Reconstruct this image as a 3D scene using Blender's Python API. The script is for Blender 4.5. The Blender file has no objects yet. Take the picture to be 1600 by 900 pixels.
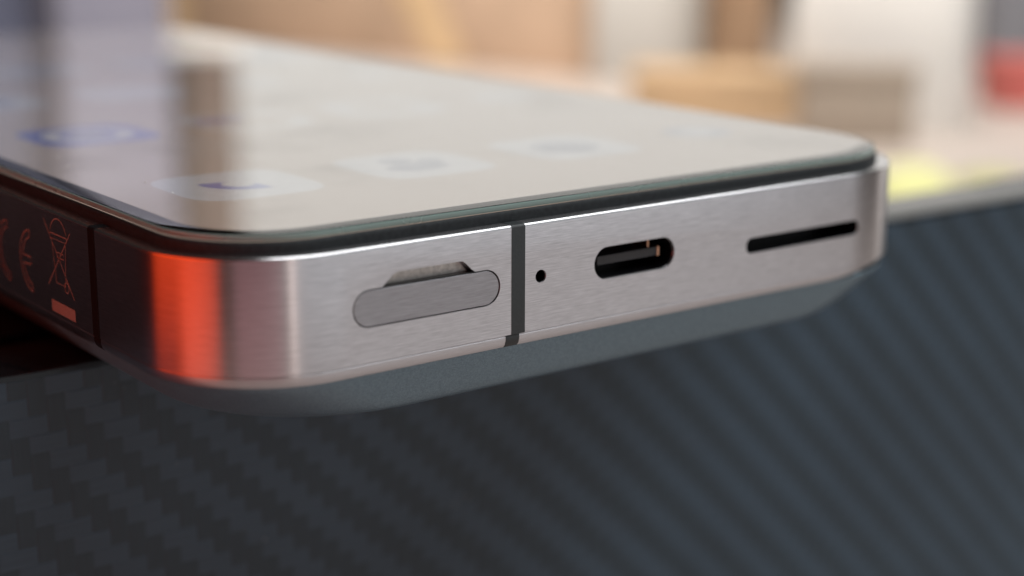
import bpy, bmesh, math, random
from mathutils import Vector, Matrix
random.seed(7)
S = 0.001          # everything below is laid out in millimetres; the scene itself is in metres
Z0 = 90.0          # the table top lies 90 mm below the top edge of the phone's metal frame
def V(x, y, z): return Vector((x*S, y*S, (z+Z0)*S))
scene = bpy.context.scene
COL = scene.collection

# ---------------------------------------------------------------- camera
cd = bpy.data.cameras.new('camera'); cam = bpy.data.objects.new('camera', cd); COL.objects.link(cam)
right = Vector((0.79941865, -0.60076738, 0.00289493)); down = Vector((-0.14242914, -0.19420201, -0.9705666))
fwd = Vector((0.58364695, 0.77547671, -0.2408155))
m3 = Matrix((right, -down, -fwd)).transposed()
cam.matrix_world = Matrix.Translation(V(-83.767, -95.086, 24.795)) @ m3.to_4x4()
cd.sensor_width = 36; cd.lens = 2554.8/1600*36
cd.clip_start = 0.005; cd.clip_end = 20
cd.dof.use_dof = True; cd.dof.focus_distance = 0.1230; cd.dof.aperture_fstop = 16.0; cd.dof.aperture_blades = 0
scene.camera = cam

# ---------------------------------------------------------------- world, lamps, exposure
w = bpy.data.worlds.new('World'); scene.world = w; w.use_nodes = True
bg = w.node_tree.nodes['Background']; bg.inputs[0].default_value = (1.0, 0.86, 0.78, 1); bg.inputs[1].default_value = 0.02
def lamp(name, loc, target, sx, sy, radiance, color, spread=180, shape='RECTANGLE'):
    l = bpy.data.lights.new(name, 'AREA'); l.shape = shape; l.size = sx*S; l.size_y = sy*S
    l.energy = radiance*math.pi*(sx*S)*(sy*S); l.color = color; l.spread = math.radians(spread)
    o = bpy.data.objects.new(name, l); COL.objects.link(o)
    a, b = V(*loc), V(*target); o.location = a
    d = (a-b).normalized(); x = Vector((0, 0, 1)).cross(d).normalized(); y = d.cross(x)
    o.matrix_world = Matrix.Translation(a) @ Matrix((x, y, d)).transposed().to_4x4()
    return o
lamp('window_light', (835, 676, 235), (-84, -95, 235), 1000, 430, 0.82, (1.0, 0.985, 0.94))
lamp('right_front_light', (172, -436, 60), (-20, 0, 60), 500, 330, 0.46, (0.90, 0.955, 1.0))
lamp('corner_highlight_light', (-74, -428, 10), (-31, 0, 0), 34, 240, 2.6, (1.0, 0.84, 0.76))  # narrow lamp added for the cream highlight on the frame corner
lamp('pink_fill_light', (-294, -402, -10), (-33, 2, -10), 350, 150, 0.62, (1.0, 0.44, 0.50))  # soft pink fill added behind the camera, for the pinkish corner reflection
lamp('orange_light', (-287, 36, 5), (-34, 6, 5), 330, 190, 1.3, (1.0, 0.058, 0.001), 180, 'ELLIPSE')  # lamp standing in for an unseen orange object mirrored in the corner
lamp('upper_fill_light', (390, -220, 640), (400, 300, -60), 880, 520, 4.2, (0.95, 0.98, 1.0))  # added overhead to light the chamfer edge and the things behind
lamp('background_fill_light', (350, 400, 560), (470, 820, -60), 440, 440, 6.0, (1.0, 0.95, 0.88), 110)  # fill added only to brighten the things on the table behind
lamp('right_light', (700, 60, 60), (30, 0, 0), 260, 280, 0.7, (1.0, 0.95, 0.89))
scene.view_settings.view_transform = 'Standard'; scene.view_settings.look = 'None'
scene.view_settings.exposure = 0.0; scene.view_settings.gamma = 1.0; scene.view_settings.use_curve_mapping = False
scene.cycles.max_bounces = 10; scene.cycles.transmission_bounces = 8; scene.cycles.glossy_bounces = 6
scene.cycles.caustics_reflective = False; scene.cycles.caustics_refractive = False

# ---------------------------------------------------------------- materials
def new_mat(name):
    m = bpy.data.materials.new(name); m.use_nodes = True
    nt = m.node_tree; return m, nt, nt.nodes['Principled BSDF']
def node(nt, kind, **kw):
    n = nt.nodes.new(kind)
    for k, v in kw.items(): setattr(n, k, v)
    return n
def noise_on(nt, coord, scale, detail=3, vec=(1, 1, 1)):
    tc = node(nt, 'ShaderNodeTexCoord'); mp = node(nt, 'ShaderNodeMapping'); mp.inputs['Scale'].default_value = vec
    n = node(nt, 'ShaderNodeTexNoise'); n.inputs['Scale'].default_value = scale; n.inputs['Detail'].default_value = detail
    nt.links.new(tc.outputs[coord], mp.inputs[0]); nt.links.new(mp.outputs[0], n.inputs['Vector']); return n
def ramp(nt, src, lo, hi, p0=0.3, p1=0.7):
    r = node(nt, 'ShaderNodeValToRGB'); r.color_ramp.elements[0].position = p0; r.color_ramp.elements[1].position = p1
    r.color_ramp.elements[0].color = (*lo, 1); r.color_ramp.elements[1].color = (*hi, 1)
    nt.links.new(src, r.inputs[0]); return r
def mul3(c, k): return tuple(min(1, x*k) for x in c)
def plain(name, col, rough=0.5, metal=0.0, vary=0.12, scale=600, bump=0.0, spec=0.5, ior=1.5):
    m, nt, b = new_mat(name)
    n = noise_on(nt, 'Object', scale)
    r = ramp(nt, n.outputs['Fac'], mul3(col, 1-vary), mul3(col, 1+vary))
    nt.links.new(r.outputs[0], b.inputs['Base Color'])
    b.inputs['Roughness'].default_value = rough; b.inputs['Metallic'].default_value = metal
    b.inputs['Specular IOR Level'].default_value = spec; b.inputs['IOR'].default_value = ior
    if bump:
        bp = node(nt, 'ShaderNodeBump'); bp.inputs['Strength'].default_value = bump; bp.inputs['Distance'].default_value = 0.0001
        nt.links.new(n.outputs['Fac'], bp.inputs['Height']); nt.links.new(bp.outputs[0], b.inputs['Normal'])
    return m
def brushed(name, col, rough, aniso, bump=0.07, streak=0.17):
    m, nt, b = new_mat(name)
    n = noise_on(nt, 'UV', 1.0, 4, (0.3, 11.0, 1)); n2 = noise_on(nt, 'UV', 1.0, 2, (0.9, 20.0, 1))
    mx = node(nt, 'ShaderNodeMath', operation='MULTIPLY_ADD'); mx.inputs[1].default_value = 0.5
    nt.links.new(n.outputs['Fac'], mx.inputs[0])
    h = node(nt, 'ShaderNodeMath', operation='MULTIPLY'); h.inputs[1].default_value = 0.5
    nt.links.new(n2.outputs['Fac'], h.inputs[0]); nt.links.new(h.outputs[0], mx.inputs[2])
    r = ramp(nt, mx.outputs[0], mul3(col, 1-streak), mul3(col, 1+streak), 0.35, 0.65)
    nt.links.new(r.outputs[0], b.inputs['Base Color'])
    rr = node(nt, 'ShaderNodeMapRange'); rr.inputs['From Min'].default_value = 0.3; rr.inputs['From Max'].default_value = 0.7
    rr.inputs['To Min'].default_value = rough*0.88; rr.inputs['To Max'].default_value = rough*1.12
    nt.links.new(mx.outputs[0], rr.inputs[0]); nt.links.new(rr.outputs[0], b.inputs['Roughness'])
    b.inputs['Metallic'].default_value = 1.0
    b.inputs['Anisotropic'].default_value = aniso; b.inputs['Anisotropic Rotation'].default_value = 0.25
    tg = node(nt, 'ShaderNodeTangent', direction_type='UV_MAP', uv_map='UVMap'); nt.links.new(tg.outputs[0], b.inputs['Tangent'])
    bp = node(nt, 'ShaderNodeBump'); bp.inputs['Strength'].default_value = bump; bp.inputs['Distance'].default_value = 0.00004
    nt.links.new(mx.outputs[0], bp.inputs['Height']); nt.links.new(bp.outputs[0], b.inputs['Normal'])
    return m
def screen_mat(name, col, k=1.0):
    m, nt, b = new_mat(name)
    b.inputs['Base Color'].default_value = (0.01, 0.01, 0.01, 1); b.inputs['Roughness'].default_value = 0.6
    n = noise_on(nt, 'Object', 9, 2)
    r = ramp(nt, n.outputs['Fac'], mul3(col, 0.94), mul3(col, 1.06))
    nt.links.new(r.outputs[0], b.inputs['Emission Color']); b.inputs['Emission Strength'].default_value = k
    b.inputs['Specular IOR Level'].default_value = 0.0
    return m
def glass_mat(name, col, rough, ior=1.52):
    m, nt, b = new_mat(name)
    b.inputs['Base Color'].default_value = (*col, 1); b.inputs['Transmission Weight'].default_value = 1.0
    b.inputs['IOR'].default_value = ior
    n = noise_on(nt, 'Object', 90, 4)
    rr = node(nt, 'ShaderNodeMapRange'); rr.inputs['From Min'].default_value = 0.45; rr.inputs['From Max'].default_value = 0.8
    rr.inputs['To Min'].default_value = rough; rr.inputs['To Max'].default_value = rough+0.10
    nt.links.new(n.outputs['Fac'], rr.inputs[0]); nt.links.new(rr.outputs[0], b.inputs['Roughness'])
    return m
M = {}
M['frame'] = brushed('brushed_titanium', (0.630, 0.602, 0.618), 0.34, 0.9)
M['chamfer'] = brushed('polished_chamfer', (0.72, 0.70, 0.71), 0.25, 0.5, 0.02, 0.05)
M['tray'] = brushed('brushed_tray_metal', (0.41, 0.395, 0.415), 0.32, 0.85)
M['plate'] = plain('satin_steel', (0.62, 0.59, 0.56), 0.5, 1.0, vary=0.15, scale=3000, bump=0.3)
M['band'] = plain('antenna_plastic', (0.034, 0.040, 0.042), 0.5, vary=0.1, scale=4000, bump=0.15)
M['band_side'] = plain('shaded_antenna_plastic', (0.006, 0.006, 0.007), 0.6, scale=4000, spec=0.2)  # same antenna plastic, painted darker on the side against the orange lamp
M['black'] = plain('black_plastic', (0.018, 0.022, 0.024), 0.6, vary=0.3, scale=2500, bump=0.12, spec=0.3)
M['liner'] = plain('port_black', (0.004, 0.004, 0.005), 0.25)
M['shellmetal'] = plain('dark_shell_metal', (0.035, 0.036, 0.04), 0.35, 0.0)
M['copper'] = plain('copper_contact', (0.75, 0.42, 0.28), 0.3, 1.0)
M['etch'] = plain('laser_etch', (0.34, 0.29, 0.27), 0.65, 0.0, vary=0.1, scale=5000)
M['wall'] = screen_mat('wallpaper', (0.33, 0.26, 0.215))
M['icon_white'] = screen_mat('icon_white', (0.40, 0.39, 0.395))
M['icon_blue'] = screen_mat('icon_blue', (0.07, 0.09, 0.29))
M['icon_grey'] = screen_mat('icon_grey', (0.20, 0.205, 0.25))
M['glass'] = glass_mat('screen_glass', (1, 1, 1), 0.0)
M['glass_edge'] = glass_mat('green_glass_edge', (0.42, 0.58, 0.53), 0.25); M['glass_edge'].node_tree.nodes['Principled BSDF'].inputs['Transmission Weight'].default_value = 0.45

def back_mat():
    m, nt, b = new_mat('blue_grey_back')
    tc = node(nt, 'ShaderNodeTexCoord'); vo = node(nt, 'ShaderNodeTexVoronoi'); vo.inputs['Scale'].default_value = 11000
    nt.links.new(tc.outputs['Object'], vo.inputs['Vector'])
    r = ramp(nt, vo.outputs['Color'], (0.14, 0.21, 0.26), (0.22, 0.32, 0.385), 0.15, 0.95)
    nt.links.new(r.outputs[0], b.inputs['Base Color']); b.inputs['Roughness'].default_value = 0.36; b.inputs['Metallic'].default_value = 0.6
    nm = node(nt, 'ShaderNodeMapRange'); bp = node(nt, 'ShaderNodeBump'); bp.inputs['Strength'].default_value = 0.25; bp.inputs['Distance'].default_value = 0.00003
    nt.links.new(vo.outputs['Distance'], bp.inputs['Height']); nt.links.new(bp.outputs[0], b.inputs['Normal'])
    return m
M['back'] = back_mat()

# ---------------------------------------------------------------- mesh helpers
def tag(o, label=None, cat=None, group=None, kind=None):
    for k, v in (('label', label), ('category', cat), ('group', group), ('kind', kind)):
        if v: o[k] = v
    return o
def empty(name, loc):
    o = bpy.data.objects.new(name, None); o.location = V(*loc); o.empty_display_size = 0.01; COL.objects.link(o); return o
def link(name, me, parent=None):
    o = bpy.data.objects.new(name, me); COL.objects.link(o)
    if parent:
        o.parent = parent
        pm = Matrix.Identity(4); q = parent
        while q: pm = Matrix.Translation(q.location) @ pm if q.type == 'EMPTY' else pm; q = q.parent
        o.matrix_parent_inverse = pm.inverted() if parent.type == 'EMPTY' else Matrix.Identity(4)
    return o
def mesh(name, verts, faces, mats, parent=None, uvs=None, idx=None, smooth=None, recalc=True):
    """verts in mm; uvs: per face list of (u, v) per corner."""
    me = bpy.data.meshes.new(name); me.from_pydata([V(*v) for v in verts], [], faces)
    for m in (mats if isinstance(mats, (list, tuple)) else [mats]): me.materials.append(m)
    if uvs:
        lay = me.uv_layers.new(name='UVMap'); k = 0
        for f in uvs:
            for uv in f: lay.data[k].uv = uv; k += 1
    if idx:
        for p, i in zip(me.polygons, idx): p.material_index = i
    if recalc:
        bm = bmesh.new(); bm.from_mesh(me); bmesh.ops.recalc_face_normals(bm, faces=bm.faces); bm.to_mesh(me); bm.free()
    if smooth is not None:
        me.polygons.foreach_set('use_smooth', [True]*len(me.polygons)); me.set_sharp_from_angle(angle=math.radians(smooth))
    me.update()
    return link(name, me, parent)

W, L, RC = 75.3, 161.0, 10.0
DR = 2.0     # the right-hand corners read a little rounder than the left-hand ones
def contour(inset, radius, n=22, eps=0.4, dr=DR, kx=1.0):
    """rounded rectangle seen from above, counter-clockwise, with short flat strips beside each corner"""
    x0, x1, y0, y1 = -W/2+inset*kx, W/2-inset, inset, L-inset
    pts = []
    rr = radius+dr
    for cx, cy, a0, radius in ((x1-rr, y0+rr, -90, rr), (x1-rr, y1-rr, 0, rr), (x0+radius, y1-radius, 90, radius), (x0+radius, y0+radius, 180, radius)):
        t0 = math.radians(a0); t1 = math.radians(a0+90)
        tx, ty = -math.sin(t0), math.cos(t0)
        pts.append((cx+radius*math.cos(t0)-tx*eps, cy+radius*math.sin(t0)-ty*eps))
        for k in range(n+1):
            t = t0+(t1-t0)*k/n; pts.append((cx+radius*math.cos(t), cy+radius*math.sin(t)))
        tx, ty = -math.sin(t1), math.cos(t1)
        pts.append((cx+radius*math.cos(t1)+tx*eps, cy+radius*math.sin(t1)+ty*eps))
    return pts
def loft(name, rings, mats, parent, closed_profile=False, cap=(False, False), smooth=25, idx=None):
    """rings: list of (points2d, z); neighbours are joined into quads, with u along the outline and v down the profile"""
    n = len(rings[0][0]); verts = []; faces = []; uvs = []; ids = []
    for pts, z in rings: verts += [(x, y, z) for x, y in pts]
    base = rings[0][0]; us = [0.0]
    for i in range(n):
        a, b = base[i], base[(i+1) % n]; us.append(us[-1]+math.hypot(b[0]-a[0], b[1]-a[1]))
    vs = [0.0]
    for r in range(1, len(rings)):
        a, b = rings[r-1], rings[r]
        vs.append(vs[-1]+math.hypot(math.hypot(a[0][0][0]-b[0][0][0], a[0][0][1]-b[0][0][1]), a[1]-b[1]))
    m = len(rings) if closed_profile else len(rings)-1
    for r in range(m):
        r2 = (r+1) % len(rings); v0 = vs[r]; v1 = vs[r2] if r2 else vs[-1]+1
        for i in range(n):
            j = (i+1) % n
            faces.append((r*n+i, r*n+j, r2*n+j, r2*n+i)); ids.append(idx[r] if idx else 0)
            uvs.append([(us[i], v0), (us[i+1], v0), (us[i+1], v1), (us[i], v1)])
    for k, c in enumerate(cap):
        if c:
            r = 0 if k == 0 else len(rings)-1
            f = tuple(r*n+i for i in range(n)); faces.append(f); uvs.append([verts[i][:2] for i in f]); ids.append(idx[-1] if idx else 0)
    return mesh(name, verts, faces, mats, parent, uvs, ids, smooth)
def prism_y(poly, y0, y1):
    """poly of (x, z) pulled along y: verts, faces"""
    n = len(poly); v = [(x, y0, z) for x, z in poly]+[(x, y1, z) for x, z in poly]
    f = [tuple(range(n)), tuple(range(2*n-1, n-1, -1))]+[(i, i+n, (i+1) % n+n, (i+1) % n) for i in range(n)]
    return v, f
def pill(cx, cz, w, h, r=None, n=10):
    r = h/2 if r is None else r; out = []
    for sx, sz, a0 in ((1, -1, -90), (1, 1, 0), (-1, 1, 90), (-1, -1, 180)):
        for k in range(n+1):
            t = math.radians(a0+90*k/n); out.append((cx+sx*(w/2-r)+r*math.cos(t), cz+sz*(h/2-r)+r*math.sin(t)))
    res = []
    for q in out:
        if not res or math.hypot(q[0]-res[-1][0], q[1]-res[-1][1]) > 1e-4: res.append(q)
    if math.hypot(res[0][0]-res[-1][0], res[0][1]-res[-1][1]) < 1e-4: res.pop()
    return res
def box_mesh(name, x0, x1, y0, y1, z0, z1, mat, parent=None, bevel=0.0, seg=2, yaw=0.0, about=None):
    bm = bmesh.new()
    c = [bm.verts.new(V(x, y, z)) for z in (z0, z1) for x, y in ((x0, y0), (x1, y0), (x1, y1), (x0, y1))]
    for f in ((3, 2, 1, 0), (4, 5, 6, 7), (0, 1, 5, 4), (1, 2, 6, 5), (2, 3, 7, 6), (3, 0, 4, 7)): bm.faces.new([c[i] for i in f])
    if bevel: bmesh.ops.bevel(bm, geom=bm.edges[:], offset=bevel*S, segments=seg, affect='EDGES', profile=0.5)
    if yaw:
        a = about or ((x0+x1)/2, (y0+y1)/2)
        bmesh.ops.rotate(bm, cent=V(a[0], a[1], 0), matrix=Matrix.Rotation(math.radians(yaw), 3, 'Z'), verts=bm.verts[:])
    me = bpy.data.meshes.new(name); bm.to_mesh(me); bm.free(); me.materials.append(mat)
    me.polygons.foreach_set('use_smooth', [True]*len(me.polygons)); me.set_sharp_from_angle(angle=math.radians(40))
    return link(name, me, parent)

# ---------------------------------------------------------------- the table
def table_mat():
    m, nt, b = new_mat('pale_table')
    n = noise_on(nt, 'Object', 6, 5, (1, 9, 1)); r = ramp(nt, n.outputs['Fac'], (0.50, 0.43, 0.385), (0.60, 0.52, 0.465))
    nt.links.new(r.outputs[0], b.inputs['Base Color']); b.inputs['Roughness'].default_value = 0.45
    return m
M['table'] = table_mat()
t = mesh('table', [(-900, -900, -90), (1900, -900, -90), (1900, 1900, -90), (-900, 1900, -90)], [(0, 1, 2, 3)], M['table'])
tag(t, 'pale pinkish beige table top under everything', 'table', kind='structure')

# ---------------------------------------------------------------- the carbon-patterned box that the phone lies on
ZB, YF = -13.72, 29.4
BX0, BX1, BY1 = -115.0, 215.0, 39.0
M['boxbody'] = plain('black_box_skin', (0.010, 0.011, 0.013), 0.12, vary=0.2, scale=900, spec=0.5)
def carbon_mat(name, col, rot):
    m, nt, b = new_mat(name)
    n = noise_on(nt, 'Object', 1.0, 2, (250, 250, 9000) if rot else (9000, 250, 250))
    n2 = noise_on(nt, 'Object', 35, 3)
    mx = node(nt, 'ShaderNodeMath', operation='MULTIPLY_ADD'); mx.inputs[1].default_value = 0.6
    nt.links.new(n.outputs['Fac'], mx.inputs[0]); nt.links.new(n2.outputs['Fac'], mx.inputs[2])
    r = ramp(nt, mx.outputs[0], mul3(col, 0.82), mul3(col, 1.18), 0.55, 1.05)
    nt.links.new(r.outputs[0], b.inputs['Base Color']); b.inputs['Roughness'].default_value = 0.5
    bp = node(nt, 'ShaderNodeBump'); bp.inputs['Strength'].default_value = 0.25; bp.inputs['Distance'].default_value = 0.00003
    nt.links.new(n.outputs['Fac'], bp.inputs['Height']); nt.links.new(bp.outputs[0], b.inputs['Normal'])
    return m
M['weft'] = carbon_mat('carbon_weft', (0.0405, 0.070, 0.100), True)
M['warp'] = carbon_mat('carbon_warp', (0.0255, 0.045, 0.061), False)
cbox = empty('carbon_box', ((BX0+BX1)/2, (YF+BY1)/2, -90))
tag(cbox, 'slim upright box with dark carbon fibre weave front under the overhanging phone', 'box')
box_mesh('body', BX0, BX1, YF+0.02, BY1, -90, ZB, M['boxbody'], cbox, 0.2, 2)
def weave():
    T = 1.6; vs = []; fs = []; ids = []
    ni = int((BX1-BX0-1.2)/T); nj = int((90+ZB-1.0)/T)
    xa = BX0+0.6; za = ZB-0.55
    def pillow(i, j, wi, hj, mi):
        x0, x1 = xa+i*T, xa+(i+wi)*T; z1, z0 = za-j*T, za-(j+hj)*T
        e = 0.12; k = len(vs); y0, y1 = YF+0.0, YF-0.035
        ex, ez = (0.42, e) if wi > 1 else (e, 0.42) if hj > 1 else (e, e)
        vs.extend([(x0, y0, z0), (x1, y0, z0), (x1, y0, z1), (x0, y0, z1), (x0+ex, y1, z0+ez), (x1-ex, y1, z0+ez), (x1-ex, y1, z1-ez), (x0+ex, y1, z1-ez)])
        for f in ((4, 5, 6, 7), (0, 1, 5, 4), (1, 2, 6, 5), (2, 3, 7, 6), (3, 0, 4, 7)):
            fs.append(tuple(k+q for q in f)); ids.append(mi)
    done = set()
    for j in range(nj):
        for i in range(ni):
            if (i, j) in done: continue
            ph = (i-j) % 4
            if ph < 2:      # weft on top: two threads wide
                wi = 2 if ph == 0 and i+1 < ni else 1
                pillow(i, j, wi, 1, 0)
                for q in range(wi): done.add((i+q, j))
            else:           # warp on top: two threads tall
                hj = 2 if ph == 3 and j+1 < nj else 1
                pillow(i, j, 1, hj, 1)
                for q in range(hj): done.add((i, j+q))
    o = mesh('woven_skin', vs, fs, [M['weft'], M['warp']], cbox, None, ids, None, recalc=False)
    o['kind'] = 'stuff'; o['label'] = 'dark grey carbon fibre twill weave of the front face'
weave()
blk = empty('black_box', (-145, 100, -90)); tag(blk, 'glossy black box behind the carbon front, under the left of the phone', 'box')
box_mesh('body', -320, 28, 43, 154, -89.95, -32, M['boxbody'], blk, 0.6, 3)
box_mesh('lid', -321, 29, 42, 155, -31.9, ZB, M['boxbody'], blk, 0.6, 3)

# ---------------------------------------------------------------- the phone
phone = empty('smartphone', (0, L/2, ZB))
tag(phone, 'smartphone with brushed pinkish metal frame overhanging the edge of the carbon box', 'smartphone')
prof = [(1.40, 0.03), (0.30, 0.05), (0.15, 0.02), (0.04, -0.07), (0.0, -0.18), (0.0, -8.36), (0.07, -8.43), (0.035, -8.52), (0.05, -8.80), (0.16, -9.12), (0.36, -9.34), (0.7, -9.42), (5.0, -9.42), (5.0, 0.0)]
LIPR = [0, 0, 0, 0, 0, 0, 0.2, 0.4, 1.2, 2.2, 3.0, 3.4, 3.4, 0]
frame = loft('frame', [(contour(d, RC-d+0.12*q, dr=DR+0.88*q), z) for (d, z), q in zip(prof, LIPR)], [M['frame'], M['chamfer']], phone, closed_profile=True, smooth=50, idx=[1, 1, 1, 1]+[0]*10)
# recesses cut into the front of the frame: tray pocket with its notch, microphone, port and speaker slot
def cut(target, poly, depth):
    v, f = prism_y(poly, -2.0, depth)
    c = mesh('cutter', v, f, M['frame'])
    md = target.modifiers.new('cut', 'BOOLEAN'); md.operation = 'DIFFERENCE'; md.solver = 'EXACT'; md.object = c
    return c
TR = pill(-19.72, -4.40, 12.85, 2.80)
notch = [(-23.7, -4.2), (-23.7, -3.02), (-23.45, -2.80), (-22.75, -2.20), (-22.5, -2.08), (-22.2, -2.04), (-17.0, -2.04), (-16.7, -2.08), (-16.5, -2.2), (-15.85, -2.82), (-15.6, -3.0), (-15.6, -4.2)]
cutters = [cut(frame, TR, 1.3), cut(frame, notch, 0.85), cut(frame, pill(-9.47, -4.21, 1.02, 1.02, 0.51, 12), 3.2),
           cut(frame, pill(0, -4.08, 8.4, 2.62), 3.6), cut(frame, pill(19.3, -4.78, 13.9, 1.36, 0.6), 3.0)]
dg = bpy.context.evaluated_depsgraph_get()
nm = bpy.data.meshes.new_from_object(frame.evaluated_get(dg), preserve_all_data_layers=True, depsgraph=dg)
frame.modifiers.clear(); frame.data = nm; nm.name = 'frame'
nm.polygons.foreach_set('use_smooth', [True]*len(nm.polygons)); nm.set_sharp_from_angle(angle=math.radians(24))
for c in cutters:
    cm = c.data; bpy.data.objects.remove(c); bpy.data.meshes.remove(cm)

# sim tray
def front_part(name, poly, y0, y1, mat, parent, bevel=0.05):
    bm = bmesh.new(); v, f = prism_y(poly, y0, y1); bv = [bm.verts.new(V(*q)) for q in v]
    for q in f: bm.faces.new([bv[i] for i in q])
    bmesh.ops.recalc_face_normals(bm, faces=bm.faces)
    if bevel:
        ed = [e for e in bm.edges if all(abs(x.co.y-y0*S) < 1e-7 for x in e.verts)]
        bmesh.ops.bevel(bm, geom=ed, offset=bevel*S, segments=2, affect='EDGES', profile=0.5)
    uv = bm.loops.layers.uv.new('UVMap')
    for fc in bm.faces:
        for lp in fc.loops: lp[uv].uv = (lp.vert.co.x/S, lp.vert.co.z/S)
    me = bpy.data.meshes.new(name); bm.to_mesh(me); bm.free(); me.materials.append(mat)
    me.polygons.foreach_set('use_smooth', [True]*len(me.polygons)); me.set_sharp_from_angle(angle=math.radians(18))
    return link(name, me, parent)
o = front_part('sim_tray', pill(-19.72, -4.40, 12.85-0.2, 2.80-0.2), 0.03, 1.25, M['tray'], phone, 0.035)
o['label'] = 'pill-shaped grey tray cover with a fingernail notch above it'
front_part('dark_gap_seal', pill(-19.72, -4.40, 12.85-0.02, 2.80-0.02), 0.16, 1.2, M['liner'], phone, 0.0)  # black seal paints in the shade of the gap around the tray
front_part('notch_plate', [(-23.5, -3.1), (-22.4, -2.07), (-16.8, -2.07), (-15.7, -3.1)], 0.78, 1.1, M['plate'], phone, 0.0)
def tube_liner(name, poly_out, poly_in, y0, y1, mat, parent):
    n = len(poly_out); vs = []; fs = []
    for pl, y in ((poly_out, y0), (poly_in, y0), (poly_in, y1)): vs += [(x, y, z) for x, z in pl]
    for r in range(2):
        for i in range(n): j = (i+1) % n; fs.append((r*n+i, r*n+j, (r+1)*n+j, (r+1)*n+i))
    fs.append(tuple(2*n+i for i in range(n)))
    return mesh(name, vs, fs, mat, parent, None, None, 30)
tube_liner('microphone_hole', pill(-9.47, -4.21, 1.0, 1.0, 0.5, 12), pill(-9.47, -4.21, 0.9, 0.9, 0.45, 12), 0.12, 3.1, M['liner'], phone)
sp = tube_liner('speaker_slot', pill(19.3, -4.78, 13.88, 1.34, 0.59), pill(19.3, -4.78, 13.76, 1.24, 0.56), 0.12, 2.9, M['liner'], phone)
port = tube_liner('charging_port', pill(0, -4.08, 8.38, 2.6), pill(0, -4.08, 8.22, 2.44), 0.25, 3.55, M['liner'], phone)
front_part('tongue', pill(0, -4.02, 6.6, 0.72, 0.12), 0.75, 3.5, M['shellmetal'], port, 0.06)
for x in (3.05,):
    front_part('contact', [(x-0.11, -4.40), (x+0.11, -4.40), (x+0.11, -3.64), (x-0.11, -3.64)], 0.70, 3.4, M['copper'], port, 0.0)
front_part('shield_spring', [(2.05, -3.62), (2.2, -3.62), (2.2, -2.87), (2.05, -2.87)], 0.9, 3.0, M['copper'], port, 0.0)

# antenna bands: strips 0.02 mm proud of the frame
def band_front(x0, x1, shift):
    vs = []; fs = []; k = 0
    p = [(d-0.02, z+(0.015 if i < 3 else -0.015 if i > 10 else 0)) for i, (d, z) in enumerate(prof[:12])]
    for seg, dx in ((p[:6], 0.0), ([(p[5][0], p[5][1])]+p[6:], shift)):
        b = len(vs)
        for d, z in seg: vs += [(x0+dx, d, z), (x1+dx, d, z), (x1+dx, d+0.3, z), (x0+dx, d+0.3, z)]
        for r in range(len(seg)-1):
            a = b+4*r
            for q in range(4): fs.append((a+q, a+(q+1) % 4, a+4+(q+1) % 4, a+4+q))
    return mesh('antenna_band', vs, fs, M['band'], phone, None, None, 30)
o = band_front(-12.25, -10.98, -0.5); o['label'] = 'dark grey antenna band crossing the bottom of the frame'
def band_side(y0, y1):
    p = [(d-0.02, z+(0.015 if i < 3 else -0.015 if i > 10 else 0)) for i, (d, z) in enumerate(prof[:12])]
    vs = []; fs = []
    for d, z in p: vs += [(-W/2+d, y0, z), (-W/2+d, y1, z), (-W/2+d+0.3, y1, z), (-W/2+d+0.3, y0, z)]
    for r in range(len(p)-1):
        for q in range(4): fs.append((4*r+q, 4*r+(q+1) % 4, 4*r+4+(q+1) % 4, 4*r+4+q))
    return mesh('antenna_band', vs, fs, M['band_side'], phone, None, None, 30)
o = band_side(17.3, 18.5); o['label'] = 'dark antenna band crossing the side of the frame beside the etched marks'

# black rim, display, icons, glass
rim = [(1.22, -0.05), (1.22, 0.12), (1.27, 0.55), (1.33, 0.78), (1.40, 0.845), (1.50, 0.865), (3.5, 0.865), (3.5, -0.05)]
loft('display_rim', [(contour(d, RC-d), z) for d, z in rim], M['black'], phone, closed_profile=True, smooth=35)
disp = loft('display', [(contour(1.5, RC-1.5), 0.80), (contour(1.5, RC-1.5), 0.875)], M['wall'], phone, cap=(True, True), smooth=30)
disp['label'] = 'lit cream home screen with rows of app icons'
def squircle(cx, cy, a, n=40, e=4.2):
    out = []
    for k in range(n):
        t = 2*math.pi*k/n; c, s = math.cos(t), math.sin(t)
        out.append((cx+a*math.copysign(abs(c)**(2/e), c), cy+a*math.copysign(abs(s)**(2/e), s)))
    return out
def ngon(cx, cy, rx, ry=None, n=28, rot=0.0):
    ry = ry or rx; out = []
    for k in range(n):
        t = 2*math.pi*k/n; x, y = rx*math.cos(t), ry*math.sin(t); c, s = math.cos(rot), math.sin(rot)
        out.append((cx+x*c-y*s, cy+x*s+y*c))
    return out
def app_icon(cx, cy, tile, symbols, label=None):
    mats = [tile]; vs = []; fs = []; ids = []
    def add(poly, z, mi):
        k = len(vs); vs.extend([(x, y, z) for x, y in poly]); fs.append(tuple(range(k, k+len(poly)))); ids.append(mi)
    add(squircle(cx, cy, 5.9), 0.880, 0)
    for n, (poly, m) in enumerate(symbols):
        if m not in mats: mats.append(m)
        add(poly, 0.883+0.003*n, mats.index(m))
    o = mesh('app_icon', vs, fs, mats, disp, None, ids, None, recalc=False)
    if label: o['label'] = label
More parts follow.
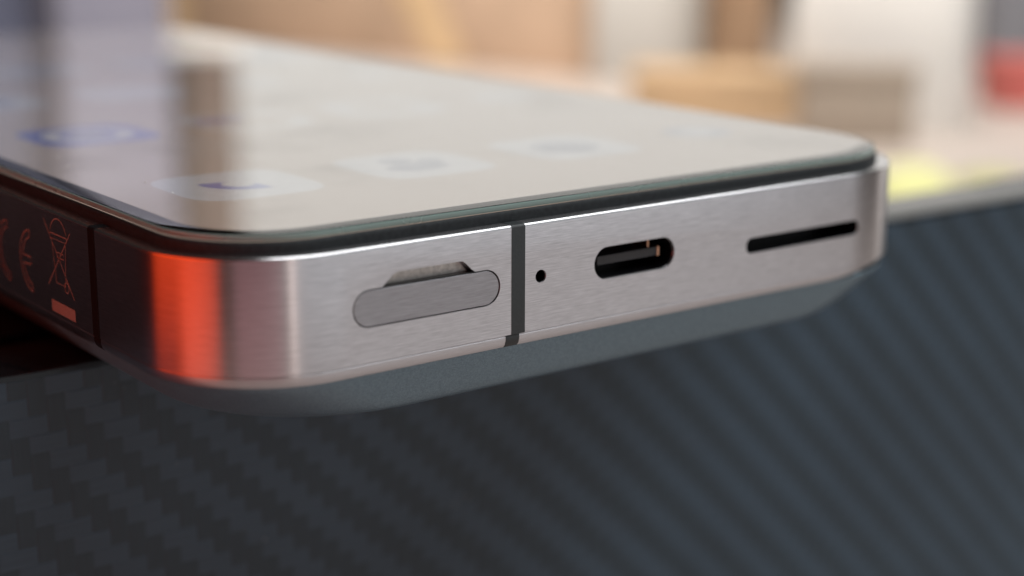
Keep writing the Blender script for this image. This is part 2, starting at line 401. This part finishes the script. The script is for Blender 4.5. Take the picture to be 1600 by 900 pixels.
def handset(cx, cy):
    # a telephone receiver: a curved grip bulging to the lower left between two fat ends
    R0, out, inn = 4.0, [], []
    for k in range(19):
        t = math.radians(172+106*k/18); w = 0.62+0.75*(abs(k-9)/9)**3
        out.append((R0*math.cos(t), R0*math.sin(t))); inn.append(((R0-2*w)*math.cos(t), (R0-2*w)*math.sin(t)))
    return [(cx+x+1.3, cy+y+1.3) for x, y in out+inn[::-1]]
WHT, BLU, GRY = M['icon_white'], M['icon_blue'], M['icon_grey']
app_icon(-23.8, 21.2, WHT, [(handset(-23.8, 21.2), BLU)], 'white call icon with a blue telephone receiver')
app_icon(-7.0, 21.0, WHT, [(ngon(-7.6, 23.0, 1.5), GRY), (ngon(-7.4, 19.7, 3.0, 1.8), GRY), (ngon(-5.0, 21.6, 1.2), GRY)], 'white contacts icon with grey figures')
app_icon(9.4, 20.8, WHT, [(ngon(9.4, 20.8, 3.2), GRY)], 'white message icon with a grey round bubble')
app_icon(25.6, 20.4, M['wall'], [(ngon(25.6, 20.4, 3.4), GRY), (ngon(25.6, 20.4, 1.6), WHT)], 'faint icon with a pale round lens')
app_icon(-23.0, 53.0, BLU, [(ngon(-23.0, 53.0, 4.4), WHT), (ngon(-23.0, 53.0, 2.9), BLU), (ngon(-23.0, 53.0, 1.8), GRY)], 'blue icon with a white ring')
app_icon(-6.2, 53.0, WHT, [(ngon(-6.2, 53.0, 5.0, 5.0), M['wall']), (ngon(-8.4, 54.5, 3.0, 1.2), BLU)], 'pale icon with a blue edge')
app_icon(10.2, 53.0, WHT, [(ngon(10.2, 53.0, 3.6), M['wall'])])
app_icon(26.0, 53.0, M['wall'], [(ngon(26.0, 53.0, 3.6), WHT)])
for x in (-23.0, -6.4, 10.0, 26.0):
    app_icon(x, 80.5, WHT if x < 0 else M['wall'], [(ngon(x, 80.5, 3.2), GRY if x < -10 else WHT)])
for x in (-23.0, -6.4, 10.0, 26.0):
    app_icon(x, 108, BLU if x < -10 else WHT, [(ngon(x, 108, 3.4), WHT if x < -10 else GRY)])
gl = [(3.5, 0.90), (1.53, 0.90), (1.47, 0.93), (1.45, 1.00), (1.45, 1.24), (1.48, 1.30), (1.56, 1.34), (1.70, 1.36), (3.5, 1.36)]
loft('screen_glass', [(contour(d, RC-d), z) for d, z in gl], [M['glass'], M['glass_edge']], phone, cap=(True, True), smooth=30,
     idx=[0, 1, 1, 1, 1, 1, 0, 0, 0])

# curved back panel below the frame
bk = [(0.75, -9.30, 11.6), (0.60, -9.44, 12.0), (0.66, -9.60, 12.0), (1.10, -10.4, 12.4), (1.70, -11.4, 12.9), (2.30, -12.35, 13.4), (2.75, -12.95, 13.8), (3.1, -13.28, 14.0), (3.6, -13.5, 14.6), (4.6, -13.64, 15.4), (6.5, -13.70, 16.0)]
loft('back_panel', [(contour(d, r-1.2, dr=0.2, kx=1.45), z) for d, z, r in bk], M['back'], phone, cap=(False, True), smooth=40)

# laser-etched marks on the left side of the frame, as thin raised ribbons
XS = -W/2-0.012
def ribbon(vs, fs, pts, width, closed=False):
    n = len(pts); k = len(vs)
    for i in range(n):
        a = pts[(i-1) % n] if closed or i > 0 else pts[i]; b = pts[(i+1) % n] if closed or i < n-1 else pts[i]
        dx, dz = b[0]-a[0], b[1]-a[1]; l = math.hypot(dx, dz) or 1; nx, nz = -dz/l*width/2, dx/l*width/2
        vs.append((XS, pts[i][0]+nx, pts[i][1]+nz)); vs.append((XS, pts[i][0]-nx, pts[i][1]-nz))
    for i in range(n if closed else n-1):
        a, b = k+2*i, k+2*((i+1) % n); fs.append((a, a+1, b+1, b))
def side_mark(name, strokes, label, width=0.13):
    vs, fs = [], []
    for pts, cl in strokes: ribbon(vs, fs, pts, width, cl)
    o = mesh(name, vs, fs, M['etch'], phone, None, None, None, recalc=False); o['label'] = label
def arc(cy, cz, r, a0, a1, n=24): return [(cy-r*math.cos(math.radians(a0+(a1-a0)*k/n)), cz+r*math.sin(math.radians(a0+(a1-a0)*k/n))) for k in range(n+1)]
CZ, RO, RI = -4.85, 2.55, 1.95
# on this side the reading direction runs towards -y
side_mark('ce_mark_letter', [(arc(35.2, CZ, RO, 95, 265)+arc(35.2, CZ, RI, 262, 98), True)], 'etched outline letter C')
e_out = arc(30.2, CZ, RO, 95, 265)+[(30.2-RI*math.cos(math.radians(a)), CZ+RI*math.sin(math.radians(a))) for a in range(262, 188, -5)]+[(30.45, CZ-0.3), (30.45, CZ+0.3)]+[(30.2-RI*math.cos(math.radians(a)), CZ+RI*math.sin(math.radians(a))) for a in range(171, 97, -5)]
side_mark('ce_mark_letter', [(e_out, True)], 'etched outline letter E')
side_mark('crossed_bin_mark', [
    ([(27.2, -0.75), (21.8, -6.35)], False), ([(21.9, -1.15), (26.9, -6.0)], False),
    ([(25.7, -2.1), (25.2, -5.6), (23.4, -5.6), (22.95, -2.1)], True),
    (arc(24.3, -2.15, 1.75, 15, 165, 12), True), ([(23.2+0.42*math.cos(k*math.pi/6), -5.65+0.42*math.sin(k*math.pi/6)) for k in range(12)], True),
    ([(24.8, -3.1), (23.5, -3.1), (23.5, -3.5), (24.8, -3.5)], True)], 'etched crossed-out wheeled bin symbol', 0.10)
bar = mesh('bar_mark', [(XS, 26.5, -7.15), (XS, 21.8, -7.15), (XS, 21.8, -8.1), (XS, 26.5, -8.1)], [(0, 1, 2, 3)], M['etch'], phone, recalc=False)
bar['label'] = 'solid etched bar under the bin symbol'

# ---------------------------------------------------------------- blurred things on the table behind
M['card'] = plain('peach_cardboard', (0.56, 0.395, 0.28), 0.7, vary=0.16, scale=14)
M['card2'] = plain('orange_cardboard', (0.52, 0.355, 0.21), 0.7, vary=0.14, scale=22)
M['white'] = plain('white_card', (0.82, 0.80, 0.77), 0.6, vary=0.03, scale=30)
M['tape'] = plain('tan_tape', (0.78, 0.56, 0.33), 0.45, vary=0.05, scale=20)
M['white2'] = plain('off_white_card', (0.52, 0.50, 0.47), 0.6, vary=0.04, scale=25)
M['darkwood'] = plain('dark_wood', (0.15, 0.095, 0.07), 0.6, vary=0.15, scale=25)
M['brown'] = plain('brown_wood', (0.30, 0.19, 0.115), 0.6, vary=0.12, scale=40)
M['greybrown'] = plain('grey_brown_card', (0.38, 0.31, 0.25), 0.7, vary=0.06, scale=30)
M['lilac'] = plain('lilac_card', (0.20, 0.20, 0.26), 0.6, vary=0.05, scale=20)
M['slate'] = plain('slate_blue_card', (0.10, 0.11, 0.17), 0.6, vary=0.25, scale=12)
M['grey'] = plain('slate_grey', (0.20, 0.20, 0.22), 0.6, vary=0.1, scale=30)
M['red'] = plain('red_card', (0.55, 0.13, 0.11), 0.6, vary=0.08, scale=30)
CX, CY, CZc = -83.767, -95.086, 24.795
def px(u, v, z=-90.0):
    """table-level plan position of a sight line, used once to lay the still life out at its real distances"""
    d = fwd+right*((u-800)/2554.8)+down*((v-450)/2554.8); t = (z-CZc)/d.z
    return (CX+d.x*t, CY+d.y*t)
def carton(name, a, b, depth, h, mat, label, cat, flap=None):
    """cardboard box with front bottom corners a, b (plan, mm), a lid of its own and a seam of tape"""
    ax, ay = a; bx, by = b; l = math.hypot(bx-ax, by-ay); ang = math.degrees(math.atan2(by-ay, bx-ax))
    e = empty(name, ((ax+bx)/2, (ay+by)/2, -90)); tag(e, label, cat)
    box_mesh('body', ax, ax+l, ay, ay+depth, -89.95, -90+h*0.80, mat, e, 0.8, 2, ang, (ax, ay))
    box_mesh('lid', ax-1.2, ax+l+1.2, ay-1.2, ay+depth+1.2, -90+h*0.80+0.1, -90+h, mat, e, 0.8, 2, ang, (ax, ay))
    return e
carton('lilac_box', px(95, 122), px(268, 110), 60, 330, M['lilac'], 'tall pale lilac box behind the left end of the screen', 'box')
carton('slate_blue_box', px(-110, 118), px(92, 112), 50, 330, M['slate'], 'tall slate blue box at the far left edge of the picture', 'box')
carton('brown_plank', px(292, 44), px(366, 43), 8, 420, M['darkwood'], 'tall brown plank behind the peach carton, mirrored as a stripe in the screen', 'plank')
pc = carton('peach_carton', px(262, 62), px(945, 124), 130, 92, M['card'], 'wide peach cardboard box behind the middle of the screen', 'box')
def on_line(a, b, t, off): # point on the front face a-b, pushed out of it by off
    l = math.hypot(b[0]-a[0], b[1]-a[1]); return (a[0]+(b[0]-a[0])*t+(b[1]-a[1])/l*off, a[1]+(b[1]-a[1])*t-(b[0]-a[0])/l*off)
pa, pb = px(262, 62), px(945, 124)
def strip(t0, t1, s0, s1, mat):
    vs = [(*on_line(pa, pb, t, o), z) for z, sh in ((-88, 0.0), (1.5, 1.0)) for o in (1.4, 1.9) for t in (t0+(s0-t0)*sh, t1+(s1-t1)*sh)]
    mesh('packing_tape', vs, [(0, 1, 5, 4), (2, 3, 7, 6), (0, 2, 6, 4), (1, 3, 7, 5), (4, 5, 7, 6), (0, 1, 3, 2)], mat, pc)
strip(0.66, 0.73, 0.50, 0.60, M['tape'])
strip(0.01, 0.06, 0.01, 0.06, M['tape'])
carton('white_carton', px(925, 126), px(1090, 132), 70, 90, M['white2'], 'small white carton between the cardboard boxes', 'box')
def tube(name, c, r, h, mat, capmat, label):
    e = empty(name, (c[0], c[1], -90)); tag(e, label, 'tube'); n = 32
    def lathe(nm, pr, m):
        vs = [(c[0]+q*math.cos(2*math.pi*k/n), c[1]+q*math.sin(2*math.pi*k/n), z) for q, z in pr for k in range(n)]
        fs = [(a*n+k, a*n+(k+1) % n, (a+1)*n+(k+1) % n, (a+1)*n+k) for a in range(len(pr)-1) for k in range(n)]
        fs += [tuple(range(n)), tuple((len(pr)-1)*n+k for k in range(n))]
        mesh(nm, vs, fs, m, e, smooth=40)
    lathe('wall', [(r, -89.9), (r, -90+h-6)], mat)
    lathe('end_cap', [(r*1.05, -90+h-5.9), (r*1.06, -90+h-0.5), (r*0.98, -90+h)], capmat)
tube('cardboard_tube', px(1150, 140), 19, 96, M['brown'], M['brown'], 'upright brown cardboard tube between the white carton and the white box')
carton('tan_tray', px(985, 196), px(1250, 202), 45, 26, M['card2'], 'low orange tan cardboard tray in front of the brown block', 'tray')
carton('white_box', px(1232, 196), px(1485, 214), 42, 100, M['white'], 'large white box standing at the right of the background', 'box')
carton('grey_brown_box', px(1248, 228), px(1425, 230), 16, 36, M['greybrown'], 'low grey-brown box leaning in front of the white box', 'box')
carton('tall_white_box', px(262, 58), px(376, 57), 60, 196, M['white'], 'white box behind the peach carton, seen only mirrored in the screen', 'box')
carton('grey_case', px(1540, 118), px(1760, 118), 60, 96, M['grey'], 'slate grey case at the right edge of the picture', 'case')
carton('red_box', px(1562, 172), px(1720, 172), 40, 26, M['red'], 'low red box at the right edge in front of the grey case', 'box')
M['yellow'] = plain('yellow_felt', (0.76, 0.75, 0.34), 0.7, vary=0.06, scale=60)
M['olive'] = plain('olive_felt', (0.56, 0.54, 0.24), 0.7, vary=0.1, scale=60)
def felt(name, outline, h, mat, label):
    """soft flat pad: outline on the table, domed a little"""
    n = len(outline); cx = sum(p[0] for p in outline)/n; cy = sum(p[1] for p in outline)/n; vs = []; fs = []
    for k, z in ((1.0, 0.05), (0.97, h*0.6), (0.85, h), (0.45, h*1.1)): vs += [(cx+(x-cx)*k, cy+(y-cy)*k, -90+z) for x, y in outline]
    for r in range(3):
        for i in range(n): j = (i+1) % n; fs.append((r*n+i, r*n+j, (r+1)*n+j, (r+1)*n+i))
    fs.append(tuple(3*n+i for i in range(n))); fs.append(tuple(range(n-1, -1, -1)))
    tag(mesh(name, vs, fs, mat, None, smooth=50), label, 'cloth')
felt('yellow_cloth', [px(1425+62*math.cos(t*.3142)*(1+.1*math.sin(2*t)), 293+32*math.sin(t*.3142)) for t in range(20)], 3, M['yellow'], 'bright yellow folded cloth on the table just right of the phone')
felt('olive_cloth', [px(1545+55*math.cos(t*.3142), 284+11*math.sin(t*.3142)) for t in range(20)], 2, M['olive'], 'small olive cloth on the table at the right picture edge')
M['darkred'] = plain('dark_red_card', (0.022, 0.001, 0.002), 0.6, vary=0.1, scale=30)
rb = empty('dark_red_box', (-215, 300, -90)); tag(rb, 'tall dark red box added out of view to darken the left side of the phone', 'box')  # unseen box, added so the frame's left side mirrors something dark
box_mesh('body', -300, -95, 190, 420, -89.95, 40, M['darkred'], rb, 1.0, 2)
box_mesh('lid', -301, -94, 189, 421, 40.1, 90, M['darkred'], rb, 1.0, 2)

# dust on the glass and on the weave: single flecks nobody could count
M['dust'] = plain('dust', (0.55, 0.53, 0.50), 0.9, vary=0.2, scale=900)
def dust(name, spots, parent, on_glass, label):
    vs, fs = [], []
    for x, yz, r in spots:
        k = len(vs); n = 5; st = random.uniform(1, 2.2); a0 = random.uniform(0, 6.3); c, s_ = math.cos(a0), math.sin(a0)
        ring = [(r*st*math.cos(2*math.pi*q/n)*random.uniform(.6, 1), r*math.sin(2*math.pi*q/n)*random.uniform(.6, 1)) for q in range(n)]
        for u, v in ring:
            p, q = u*c-v*s_, u*s_+v*c
            vs.append((x+p, yz+q, 1.362) if on_glass else (x+p, YF-0.037, yz+q))
        vs.append((x, yz, 1.362+r*0.7) if on_glass else (x, YF-0.037-r*0.6, yz))
        for q in range(n): fs.append((k+q, k+(q+1) % n, k+n))
    o = mesh(name, vs, fs, M['dust'], parent, recalc=False); o['kind'] = 'stuff'; o['label'] = label
dust('dust', [(-30.4, 42.0, 0.09), (-31.5, 37.0, 0.08), (-29.5, 26.0, 0.10), (-29.7, 20.5, 0.06)]+[(random.uniform(-34, 34), random.uniform(3, 60), random.choice((0.02, 0.025, 0.03, 0.05))) for _ in range(90)], phone, True, 'fine dust on the screen glass')
dust('dust', [(random.uniform(-50, 100), random.uniform(-70, -15), random.choice((0.03, 0.03, 0.04, 0.07))) for _ in range(160)], cbox, False, 'fine dust on the carbon weave')
